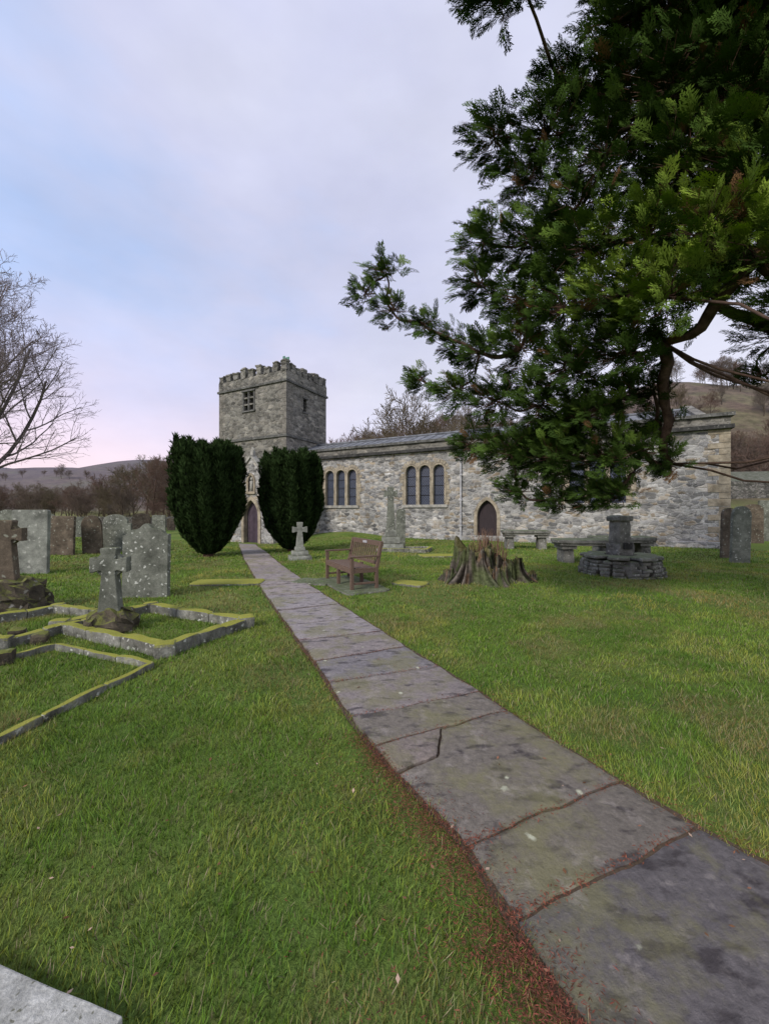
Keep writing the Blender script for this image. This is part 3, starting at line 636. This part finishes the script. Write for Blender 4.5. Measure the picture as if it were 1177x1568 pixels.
# ---------- segment based trees ----------
def segs_mesh(name,S,mat,col,k=3,parent=None):
    S=np.array(S,dtype=float); p0,p1,r0,r1=S[:,0:3],S[:,3:6],S[:,6],S[:,7]
    d=p1-p0; d/=np.linalg.norm(d,axis=1,keepdims=True)+1e-9; h=np.where(np.abs(d[:,2:3])<.9,np.array([[0,0,1.]]),np.array([[1.,0,0]]))
    a=np.cross(d,h); a/=np.linalg.norm(a,axis=1,keepdims=True); b=np.cross(d,a); V=[]
    for p,r in ((p0,r0),(p1,r1)):
        for j in range(k):
            t=2*math.pi*j/k; V.append(p+(a*math.cos(t)+b*math.sin(t))*r[:,None])
    V=np.stack(V,1); n=len(S); base=(np.arange(n)*2*k)[:,None]
    Fq=np.concatenate([np.concatenate([base+j,base+(j+1)%k,base+k+(j+1)%k,base+k+j],1)[:,None,:] for j in range(k)],1).reshape(-1,4)
    if callable(col): cc=col(np.repeat(r0,2*k),V.reshape(-1,3))
    else: cc=np.tile(np.array(col),(n*2*k,1))
    return mesh_np(name,V.reshape(-1,3),Fq,mat,cc,parent)
def bare(seed,Ltr,r0,counts,ratios,wob,trop,start,tipr=.008,ang=(35,62)):
    rg=np.random.default_rng(seed); S=[]; mx=len(counts)
    nseg=[8,7,6,5,4,3]
    def grow(p,d,L,r,lv):
        n=nseg[lv]; st=L/n; pts=[p];ds=[d];rs=[r]; W=rg.normal(0,wob[lv],(n,3))
        for i in range(n):
            tr=trop[lv]*(1 if i<n*.6 else .3)
            d=d+W[i]; d[2]+=tr; d=d/math.sqrt(d[0]*d[0]+d[1]*d[1]+d[2]*d[2]); q=p+d*st; r1=max(tipr*.6,r*(1-.8/n))if lv else r*(.86)
            S.append((p[0],p[1],p[2],q[0],q[1],q[2],rs[-1],r1)); p=q; r=r1; pts.append(p); ds.append(d); rs.append(r1)
        if lv<mx:
            az=rg.uniform(0,6.28)
            for j in range(counts[lv]):
                t=start[lv]+(1-start[lv])*(j+rg.uniform(.1,.9))/counts[lv]; x=t*n; i=min(int(x),n-1); f_=x-i
                q=pts[i]*(1-f_)+pts[i+1]*f_; dd=ds[i+1]; az+=2.4+rg.normal(0,.4)
                hx=(.3,.2,1.) if abs(dd[2])<.9 else (1.,0.,0.)
                a=np.array([dd[1]*hx[2]-dd[2]*hx[1],dd[2]*hx[0]-dd[0]*hx[2],dd[0]*hx[1]-dd[1]*hx[0]]); a/=math.sqrt(a@a)
                b_1=np.array([dd[1]*a[2]-dd[2]*a[1],dd[2]*a[0]-dd[0]*a[2],dd[0]*a[1]-dd[1]*a[0]]); th=math.radians(rg.uniform(*ang))
                nd_=dd*math.cos(th)+(a*math.cos(az)+b_1*math.sin(az))*math.sin(th)
                grow(q,nd_,L*ratios[lv]*(1.1-.5*t)*rg.uniform(.75,1.15),max(tipr,rs[i]*.55),lv+1)
    grow(np.zeros(3),np.array([0,0,1.]),Ltr,r0,0); return S
def barkcol(c1,c2):
    def f_(r,V):
        t=np.clip(r/.12,0,1)[:,None]; n=rng.uniform(.8,1.2,(len(r),1)); return (np.array(c2)*t+np.array(c1)*(1-t))*n
    return f_
S=bare(5,12.0,.42,[16,9,7,5,3],[.80,.56,.55,.60,.66],[.04,.07,.08,.08,.08,.08],[.02,.07,.05,.05,.05,.04],[.15,.15,.15,.12,.12],.0125,(24,50))
ht=segs_mesh('bare_tree',S,M['twig'],barkcol((.24,.20,.20),(.11,.095,.09)),3); ht.location=(-26.6,24,ghf(-26,24)-.2)
meshes=[]
for k in range(4):
    S=bare(20+k,6.3,.16,[11,8,6,4],[.68,.54,.56,.62],[.06,.09,.10,.10,.10],[.03,.07,.06,.05,.04],[.2,.15,.15,.15],.019,(26,52))
    o=segs_mesh('tmp',S,M['twig'],barkcol([(.16,.125,.105),(.165,.14,.12),(.155,.105,.085),(.15,.125,.085)][k],(.085,.07,.055)),3); meshes.append(o.data); bpy.data.objects.remove(o)
hts=[max(v.co.z for v in m_.vertices) for m_ in meshes]
wd=empty('distant_woodland')
def wt(x,y,H,k=None,sq=1.0):
    k=random.randrange(4) if k is None else k
    o=bpy.data.objects.new('tree',meshes[k]); o.location=(x,y,ghf(x,y)-.2); s_=H/hts[k]; o.scale=(s_*sq,s_*sq,s_); o.rotation_euler=(0,0,random.uniform(0,6.28)); link(o,wd)
for px,Z,H in ((638,44,16),(560,60,13.5),(532,62,13),(705,46,14.5),(745,52,14),(600,60,14.5),(665,60,16),(514,58,12),(1150,55,10),(1120,58,11),(1185,50,10),(575,50,12),(540,52,11.5),(690,52,13.5),(1160,70,9),(1135,75,9),(1095,60,10),(725,60,14),(620,52,14),(650,70,12),(590,72,12),
   (205,50,8),(235,45,8.5),(262,52,10),(290,56,11),(318,60,12),(160,62,7.5),(186,36,4.9),(120,75,8),(35,80,8),(85,66,6),(345,58,10),(780,50,12),(830,56,13),(880,50,11),(950,56,13),(280,46,8.5),(225,60,10),(305,70,13),(250,70,11),(185,66,9)):
    wt((px-588.5)/F*Z,Z,H)
for i in range(44):
    px=random.uniform(-60,345); Z=random.uniform(42,66); wt((px-588.5)/F*Z,Z,random.uniform(2.6,5.8),None,1.3)
for i in range(210): 
    y=random.uniform(62,150); x=random.uniform(-.35,1.15)*y; wt(x,y,random.uniform(6,11))
for y0 in (90,125,170,230):
    for i in range(28): x=random.uniform(-1.25,-.4)*y0; wt(x,y0+random.uniform(-8,8),random.uniform(4,8),None,1.3)
# ---------- fence & field walls ----------
fe=empty('timber_fence'); mb=MB()
for i in range(9):
    x=17.5+i*1.6; y=21.0+i*.35; mb.box((x,y,ghf(x,y)+.6),(.13,.13,1.5))
    if i<8:
        for z in (.45,.8,1.15):
            x2,y2=x+1.6,y+.35; mb.tube([(x,y-.08,ghf(x,y)+z),(x2,y2-.08,ghf(x2,y2)+z)],[.05,.05],4)
mb.build('rails',M['fence'],fe)
mb=MB()
def dwall(a,b_1,h):
    a=Vector(a);b_1=Vector(b_1); n=int((b_1-a).length/.6)
    for i in range(n):
        p=a.lerp(b_1,(i+.5)/n); an=math.atan2((b_1-a).y,(b_1-a).x); mb.box((p.x,p.y,ghf(p.x,p.y)+h/2-.1),(.62,.5,h+random.uniform(0,.15)),an,.08,1,0)
dwall((-50,36),(-11,40),1.1); dwall((19,26.5),(40,29),1.2)
mb.build('dry_stone_wall',rubble('drystone_wall_mat',[(.12,.12,.10),(.25,.24,.22),(.18,.17,.15)],scale=(4,4,8),mortar=(.04,.04,.04)))

# ---------- foliage sprays ----------
def inst(name,Vt,Ft,xt,p,d,nrm,Ls,cols,mat,parent=None):
    d=d/np.linalg.norm(d,axis=1,keepdims=True); s_=np.cross(d,nrm); s_/=np.linalg.norm(s_,axis=1,keepdims=True)+1e-9; n=np.cross(s_,d)
    V=p[:,None,:]+Ls[:,None,None]*(Vt[None,:,0:1]*d[:,None,:]+Vt[None,:,1:2]*s_[:,None,:]+Vt[None,:,2:3]*n[:,None,:])
    k=len(Vt); Fq=(Ft[None]+(np.arange(len(p))*k)[:,None,None]).reshape(-1,Ft.shape[1])
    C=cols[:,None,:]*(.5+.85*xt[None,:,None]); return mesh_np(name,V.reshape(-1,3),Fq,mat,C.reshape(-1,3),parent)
def spray_t(seed):
    r=random.Random(seed); V=[];
    def leaf(x,y,a,l,w_,z=0):
        dx,dy=math.cos(a),math.sin(a); 
        for u,v in ((0,0),(.45,1),(1,0),(.45,-1)):
            X=x+dx*l*u-dy*w_*v; Y=y+dy*l*u+dx*w_*v; V.append((X,Y,z-.18*X*X-.25*Y*Y))
    leaf(0,0,0,1.0,.02)
    for i in range(7):
        for sg in (-1,1):
            t_=.10+.86*i/7+r.uniform(0,.06); a=sg*math.radians(r.uniform(24,42)); l=(.40*(1-t_)**.6+.15)*r.uniform(.8,1.2); z=r.uniform(-.07,.09)
            leaf(t_,0,a,l,.030,z)
            for j,ff in enumerate((.2,.4,.58,.75)): leaf(t_+math.cos(a)*l*ff,math.sin(a)*l*ff,a+(1 if j%2 else -1)*math.radians(36),l*.42,.025,z+r.uniform(-.05,.05))
    V=np.array(V); return V,np.arange(len(V)).reshape(-1,4),np.clip(V[:,0],0,1)
TR=np.array([6.0,5.3,0.])
pads=[(765,-15,4.6,.34,.6),(735,-40,4.6,.3,.6),(800,-30,4.6,.3,.6),(945,45,5.2,.42,.7),(1010,20,5.0,.65,.5),(1100,40,5.2,.9,.4),(1190,20,5.2,.9,.4),(1000,-60,5,.8,.5),
(865,125,5.3,.42,.6),(925,150,5.4,.60,.5),(1020,140,5.0,.68,.5),(1120,150,4.8,.8,.5),(1200,180,4.8,.75,.5),
(757,213,5.6,.40,.6),(835,210,5.5,.55,.6),(925,240,5.3,.60,.5),(1040,250,4.8,.6,.8),(1140,270,4.5,.62,.9),(1210,330,4.4,.6,.8),
(800,285,5.6,.45,.5),(880,320,5.3,.52,.5),(740,370,5.7,.38,.7),(810,370,5.5,.50,.6),(900,385,5.0,.54,.7),(985,360,4.6,.50,1.1),(1075,360,4.3,.50,1.3),(1160,390,4.1,.48,1.4),(1220,440,4.2,.5,1.2),
(735,435,5.7,.36,.6),(800,460,5.6,.48,.6),(865,475,5.2,.52,.7),(945,455,4.7,.48,1.2),(1020,455,4.4,.46,1.4),
(590,420,6.1,.28,.8),(560,450,6.1,.24,.7),(600,475,6.1,.28,.6),(650,497,6.0,.22,.6),(690,520,5.9,.26,.6),(735,540,5.8,.32,.5),
(795,535,5.6,.44,.6),(870,560,5.3,.50,.6),(950,540,5.0,.46,.7),(1015,525,5.0,.32,.6),
(645,583,6.3,.22,.7),(700,600,6.1,.32,.7),(760,615,6.0,.42,.6),(830,620,5.8,.50,.7),(895,640,5.6,.50,.7),(950,610,5.5,.40,.5),(1000,600,5.5,.25,.5),
(722,680,6.3,.30,.5),(780,690,6.0,.44,.6),(850,700,5.8,.50,.7),(920,700,5.7,.48,.7),(985,690,5.7,.38,.6),(1025,710,5.8,.22,.6),(1010,650,5.8,.26,.5),
(795,752,6.1,.28,.5),(855,765,6.0,.30,.5),(905,760,5.9,.30,.5),(945,755,5.9,.32,.6),(1165,575,5.3,.22,.4),(1190,510,5.2,.35,.4),(1090,430,5.5,.40,.5),
(1000,300,6.3,.8,.25),(1100,320,6.3,.9,.25),(1120,130,6.3,1.0,.25),(1000,180,6.3,.8,.25),(920,520,6.1,.5,.25),(850,400,6.2,.6,.25),(1000,420,6.0,.5,.25),(1140,230,6,.9,.25),(880,660,6.3,.5,.25),(1040,60,6.2,.9,.25),(830,690,6.4,.5,.25),(1170,120,6.2,1.0,.25),(1150,330,6.1,.8,.3)]
PD=[]
for px,py,Z,r_,br in pads: q=P(px,py,Z); PD.append((q.x,q.y,q.z,r_,br))
rr=random.Random(3)
while len(PD)<len(pads)+46:
    z=rr.uniform(2.0,12.5); a=rr.uniform(0,6.28); R=rr.uniform(.6,3.6)*(1-max(0,z-5)/9); x=TR[0]+R*math.cos(a); y=TR[1]+R*math.sin(a)
    if y>.5 and x/y<1.28 and z<1.55+y*1.4: continue
    if x<2.2: continue
    PD.append((x,y,z,rr.uniform(.5,.8),.5))
PD=np.array(PD); dist=np.hypot(PD[:,0]-TR[0],PD[:,1]-TR[1]); order=np.argsort(dist)
low=PD[:,2]<3.35; order=np.concatenate([order[~low[order]],order[low[order]]])
par={}; done=[]
for i in order:
    best=None;bd=9e9 if low[i] else (dist[i]+.2)*.85;bd2=9e9
    for j in done:
        dd=np.linalg.norm(PD[i,:3]-PD[j,:3])+ (0.15 if dist[j]<dist[i] else (9 if not low[i] else .3))
        if low[i] and PD[j,0]/max(PD[j,1],.1)>.85: dd+=6
        if dd<bd and dd<bd2: best=j; bd2=dd
    par[i]=best; done.append(i)
cnt={i:1 for i in par}
for i in order[::-1]:
    if par[i] is not None: cnt[par[i]]+=cnt[i]
ct=empty('cypress_tree'); mb=MB()
mb.tube([(TR[0]+.08*math.sin(k*1.3),TR[1]+.06*math.cos(k*1.7),-.2+k*1.3) for k in range(11)],[.42,.33,.30,.27,.24,.21,.17,.13,.10,.07,.03],14,(.11,.075,.055))
for i in order:
    c=Vector(PD[i,:3]); 
    if par[i] is None: a=Vector((TR[0],TR[1],max(.9,min(12,c.z-.15*dist[i] if c.z>4.2 else c.z+.28*dist[i]))))
    else: a=Vector(PD[par[i],:3])
    r0=min(.065,.009+.0045*cnt[i]**.8); n=8; pts=[];L_=(c-a).length
    for k in range(n+1):
        t_=k/n; q=a.lerp(c,t_); q=q+mnoise.noise_vector(q*1.6)*(.20*L_**.5*math.sin(math.pi*t_)); q.z-=.08*L_*math.sin(math.pi*t_); pts.append(q)
    mb.tube(pts,[r0*1.25*(1-.35*k/n) for k in range(n+1)],6,(.085,.058,.045))
mb.build('trunk_and_limbs',M['bark'],ct,smooth=True)
pp=[];dd=[];nn_=[];LL=[];CC=[];TW=[]
for (x,y,z,r_,br) in PD:
    n=int(500*r_**1.75)+20; c=np.array([x,y,z]); 
    u=rng.normal(size=(n,3)); u/=np.linalg.norm(u,axis=1,keepdims=True); rad=rng.uniform(0,1,n)**.5; off=u*rad[:,None]*r_*np.array([1.05,1.05,.74]); p=c+off
    out=np.array([x-TR[0],y-TR[1],0]); out/=np.linalg.norm(out)+1e-6
    d=out*.55+u*.5+rng.normal(0,.28,(n,3))+np.array([0,0,.42]); nr=rng.normal(0,.5,(n,3))+np.array([0,-.5,.8])
    pp.append(p);dd.append(d);nn_.append(nr);LL.append(rng.uniform(.13,.29,n)*(1 if r_>.3 else .85))
    t_=np.clip((.25*rad+.42*rng.uniform(0,1,n)+.46*(u[:,2]*.5+.5)-.12),0,1)*br  # top light put into the colour: pad tops lighter, hearts and undersides darker
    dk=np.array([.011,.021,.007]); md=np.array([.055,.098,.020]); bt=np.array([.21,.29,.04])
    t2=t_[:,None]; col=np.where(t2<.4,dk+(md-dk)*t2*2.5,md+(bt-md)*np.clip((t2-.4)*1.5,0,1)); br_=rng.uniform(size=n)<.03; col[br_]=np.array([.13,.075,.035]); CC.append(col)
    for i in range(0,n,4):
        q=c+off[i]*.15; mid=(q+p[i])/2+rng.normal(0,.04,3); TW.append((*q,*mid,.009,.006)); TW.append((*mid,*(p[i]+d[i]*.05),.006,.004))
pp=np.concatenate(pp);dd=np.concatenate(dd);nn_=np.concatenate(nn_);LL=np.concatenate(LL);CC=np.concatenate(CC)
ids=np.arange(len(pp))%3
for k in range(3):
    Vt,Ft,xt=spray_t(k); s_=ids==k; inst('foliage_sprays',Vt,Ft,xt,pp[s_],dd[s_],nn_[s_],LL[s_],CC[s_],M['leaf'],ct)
segs_mesh('twigs',TW,M['twig'],(.10,.062,.045),3,ct)

# ---------- irish yews ----------
def tuft_t():
    V=[]; r=random.Random(1)
    for i in range(9):
        a=r.uniform(-.55,.55); l=r.uniform(.6,1); x0=r.uniform(0,.25); y0=r.uniform(-.15,.15); z0=r.uniform(-.12,.12); w_=.05
        for u,v in ((0,0),(.5,1),(1,0),(.5,-1)): V.append((x0+math.cos(a)*l*u,y0+math.sin(a)*l*u+w_*v,z0+.1*u*r.uniform(-1,1)))
    V=np.array(V); return V,np.arange(len(V)).reshape(-1,4),np.clip(V[:,0],0,1)
Vt,Ft,xt=tuft_t()
def yew(x,y,R,H,seed):
    rg=np.random.default_rng(seed); e=empty('irish_yew',(x,y,ghf(x,y)))
    zp=[0,.05,.13,.25,.45,.8,.94,1.0]; rp=[.28,.40,.60,.82,1.0,.98,.92,.80]
    def rad(v,a): return R*np.interp(v,zp,rp)*(1+.035*np.sin(11*a+seed+v*3)+.035*np.sin(19*a+seed*2-v*4)+.05*np.sin(5*a+seed)+.03*np.sin(v*17+a*3))
    n=11000; a=rg.uniform(0,6.283,n); v=rg.uniform(0.01,1,n); dep=rg.uniform(0,1,n)**2*.14; r=rad(v,a)*(1-dep)-.08
    lop=.12*np.sin(a*2+seed)
    p=np.stack([r*np.cos(a),r*np.sin(a),v*(H-.34+lop)+.08],1); gro=.5+.5*np.sin(11*a+seed+v*3)
    d=np.stack([np.cos(a)*.35,np.sin(a)*.35,np.ones(n)],1)+rg.normal(0,.2,(n,3)); nr=np.stack([np.cos(a),np.sin(a),np.zeros(n)],1)+rg.normal(0,.4,(n,3))
    ns=60; sa=rg.uniform(0,6.283,ns); sr=R*.86*np.sqrt(rg.uniform(0.03,1,ns)); sh=rg.uniform(.02,.46,ns); m_=80
    P2=[]
    for i in range(ns):
        t=rg.uniform(0,1,m_); aa=rg.uniform(0,6.283,m_); rr_=(.12*(1-t))+.01; P2.append(np.stack([sr[i]*np.cos(sa[i])+rr_*np.cos(aa),sr[i]*np.sin(sa[i])+rr_*np.sin(aa),H-.5+.12*math.sin(sa[i]*2+seed)+t*(sh[i]+.12)],1))
    P2=np.concatenate(P2); D2=np.tile([0,0,1.],(len(P2),1))+rg.normal(0,.2,(len(P2),3)); N2=rg.normal(0,1,(len(P2),3))
    n3=1800; a3=rg.uniform(0,6.283,n3); r3=R*.84*np.sqrt(rg.uniform(0,1,n3)); P3=np.stack([r3*np.cos(a3),r3*np.sin(a3),H-.46+.10*np.sin(a3*2+seed)],1); D3=np.tile([0,0,1.],(n3,1))+rg.normal(0,.3,(n3,3)); N3=rg.normal(0,1,(n3,3))
    pA=np.concatenate([p,P2,P3]); dA=np.concatenate([d,D2,D3]); nA=np.concatenate([nr,N2,N3]); N_=len(pA)
    sh_=np.concatenate([(.5+.5*gro)*(1-dep*4*.6),np.full(len(P2)+n3,.9)])*rg.uniform(.4,1.7,N_)  # shade painted into the tufts: darker in the grooves and deeper in
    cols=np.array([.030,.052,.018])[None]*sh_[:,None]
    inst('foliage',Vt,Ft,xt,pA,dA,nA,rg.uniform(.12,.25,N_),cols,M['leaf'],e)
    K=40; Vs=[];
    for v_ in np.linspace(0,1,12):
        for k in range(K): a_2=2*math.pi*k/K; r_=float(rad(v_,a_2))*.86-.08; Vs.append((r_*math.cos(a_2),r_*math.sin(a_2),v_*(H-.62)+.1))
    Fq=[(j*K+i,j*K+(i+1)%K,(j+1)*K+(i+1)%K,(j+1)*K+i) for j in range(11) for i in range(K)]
    mesh_np('dark_core',Vs,Fq,simple('yew_dark_core',(.008,.014,.006),.95,12),None,e)  # solid core, painted near-black to stand in for the shaded interior
    mb=MB(); mb.tube([(0,0,-.2),(0,0,.6)],[.2,.16],8,(.1,.06,.05)); mb.build('trunk',M['bark'],e)
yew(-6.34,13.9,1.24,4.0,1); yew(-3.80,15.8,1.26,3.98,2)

# ---------- grass blades ----------
V=[];C=[];nb=0
bands=[(.5,3.0,-4.6,5.2,9500,.0042,.035),(3,6,-8,8,3600,.0065,.038),(6,12,-14,14,1000,.0115,.045),(12,23,-25,20,200,.023,.058)]
A1=np.array([.095,.185,.03]);A2=np.array([.165,.275,.045]);A3=np.array([.27,.33,.075]);A4=np.array([.36,.31,.10]);A5=np.array([.24,.19,.10])
for y0,y1,x0,x1,den,w_,h_ in bands:
    n=int((y1-y0)*(x1-x0)*den); x=rng.uniform(x0,x1,n); y=rng.uniform(y0,y1,n)
    j=rng.uniform(-.03,.035,n)+.035*(vn(x,y,6,2)-.5)*2; keep=(x<xl(y)+j)|(x>xr_(y)-j)
    dx,dy=x-5.52,y-20.8; ly=dx*.457+dy*.889; keep&=ly<-.05
    keep&=~((np.abs((x+.72)*.45-(y-8.25)*.89)<.95)&(np.abs((x+.72)*.89+(y-8.25)*.45)<.42))
    keep&=~((x<-.80)&(np.abs(y-(1.03+(x+.80)*-.261))<.12))
    dens=vn(x,y,4.5,3); bare_=np.clip((vn(x,y+70,1.1,5)-.55)/.12,0,1); edge=(x<xl(y))&(x>xl(y)-.20)&(y<3.0); keep&=(rng.uniform(size=n)<(.35+dens*1.3)*np.where(edge,.4,1)*(1-.35*bare_))
    x,y=x[keep],y[keep]; n=len(x); tuf=vn(x,y,5,3)
    hh=h_*rng.uniform(.4,1.4,n)*(.45+1.15*tuf); th=rng.uniform(0,6.283,n); ln=rng.uniform(.1,1.0,n)*hh
    la=vn(x,y,3,2)*12+rng.normal(0,1.4,n)
    z=gh(x,y); wx,wy=np.cos(th)*w_/2,np.sin(th)*w_/2
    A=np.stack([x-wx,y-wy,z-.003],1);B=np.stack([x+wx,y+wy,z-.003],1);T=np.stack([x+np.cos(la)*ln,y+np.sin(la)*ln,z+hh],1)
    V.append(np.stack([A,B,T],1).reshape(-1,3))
    q1=np.clip((vn(x,y,.7,4)-.3)/.4,0,1)[:,None]; q2=np.clip((vn(x+50,y,1.6,5)-.48)/.14,0,1)[:,None]; q3=np.clip((vn(x,y+70,1.1,5)-.55)/.10,0,1)[:,None]; q4=np.clip((vn(x+20,y+30,.35,3)-.40)/.3,0,1)[:,None]
    cl=A1*(1-q1)+A2*q1; cl=cl*(1-.7*q2)+A3*.7*q2; cl=cl*(1-.65*q4*q2)+A4*.65*q4*q2; cl=cl*(1-.7*q3)+A5*.7*q3
    br=rng.uniform(.55,1.5,n)[:,None]; cl=cl*br*np.stack([rng.uniform(.85,1.2,n),np.ones(n),rng.uniform(.6,1.3,n)],1)
    dry=rng.uniform(size=n)<.08; cl[dry]=np.array([.36,.31,.19])*rng.uniform(.6,1.2,(dry.sum(),1))
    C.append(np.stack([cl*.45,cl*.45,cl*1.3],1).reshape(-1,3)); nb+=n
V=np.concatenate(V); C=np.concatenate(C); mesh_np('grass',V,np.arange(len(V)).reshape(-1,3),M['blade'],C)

# ---------- leaf litter ----------
V=[];C=[]
def lit(x,y,z,s_,c,asp=.3):
    a=random.uniform(0,6.28); dx,dy=math.cos(a)*s_,math.sin(a)*s_; tz=random.uniform(-.3,.3)*s_
    V.extend([(x-dx,y-dy,z-tz),(x+dy*asp,y-dx*asp,z),(x+dx,y+dy,z+tz),(x-dy*asp,y+dx*asp,z)]); k=random.uniform(.5,1.4); C.extend([(c[0]*k,c[1]*k,c[2]*k)]*4)
red=(.22,.07,.05)
for i in range(26000):
    y=random.choice((random.uniform(.8,3.0),random.gauss(1.75,.35),random.uniform(.9,2.0),random.uniform(.8,6))); 
    if y<.5 or vn1(np.array(y*4.0),np.array(3.3))<random.uniform(.1,.6): continue
    wdt=.10 if y<2.2 else (.06 if y<3 else .03)
    x=float(xl(y))+random.gauss(-.055 if y<2.4 else -.02,wdt); 
    if random.random()<.10: x=float(xl(y))-abs(random.gauss(0,.4))
    onp=x>float(xl(y)); 
    if onp and random.random()<.75: continue
    lit(x,y,ghf(x,y)+(.034 if onp else random.uniform(.012,.040)),random.uniform(.004,.011),random.choice((red,(.16,.07,.045),(.10,.055,.035))),.2)
for (l,r) in J[1:9]:
    for i in range(420):
        t_=random.random()**1.3; p=l.lerp(r,t_); x=p.x+random.gauss(0,.016); y=p.y+random.gauss(0,.016); lit(x,y,ghf(x,y)+random.uniform(.014,.038),random.uniform(.004,.011),(.22,.08,.05),.25)
for i in range(1000):
    y=random.uniform(.8,3.5); x=float(xr_(y))+random.gauss(.02,.05); lit(x,y,ghf(x,y)+random.uniform(.02,.045),random.uniform(.005,.011),(.2,.09,.05),.25)
for i in range(520):
    y=random.uniform(.9,9); x=random.uniform(-.9*y-1,1*y+1); lit(x,y,ghf(x,y)+.036,random.uniform(.006,.016),random.choice(((.22,.11,.07),(.17,.09,.05),(.38,.27,.2))),.5)
mesh_np('leaf_litter',V,np.arange(len(V)).reshape(-1,4),M['litter'],np.array(C))
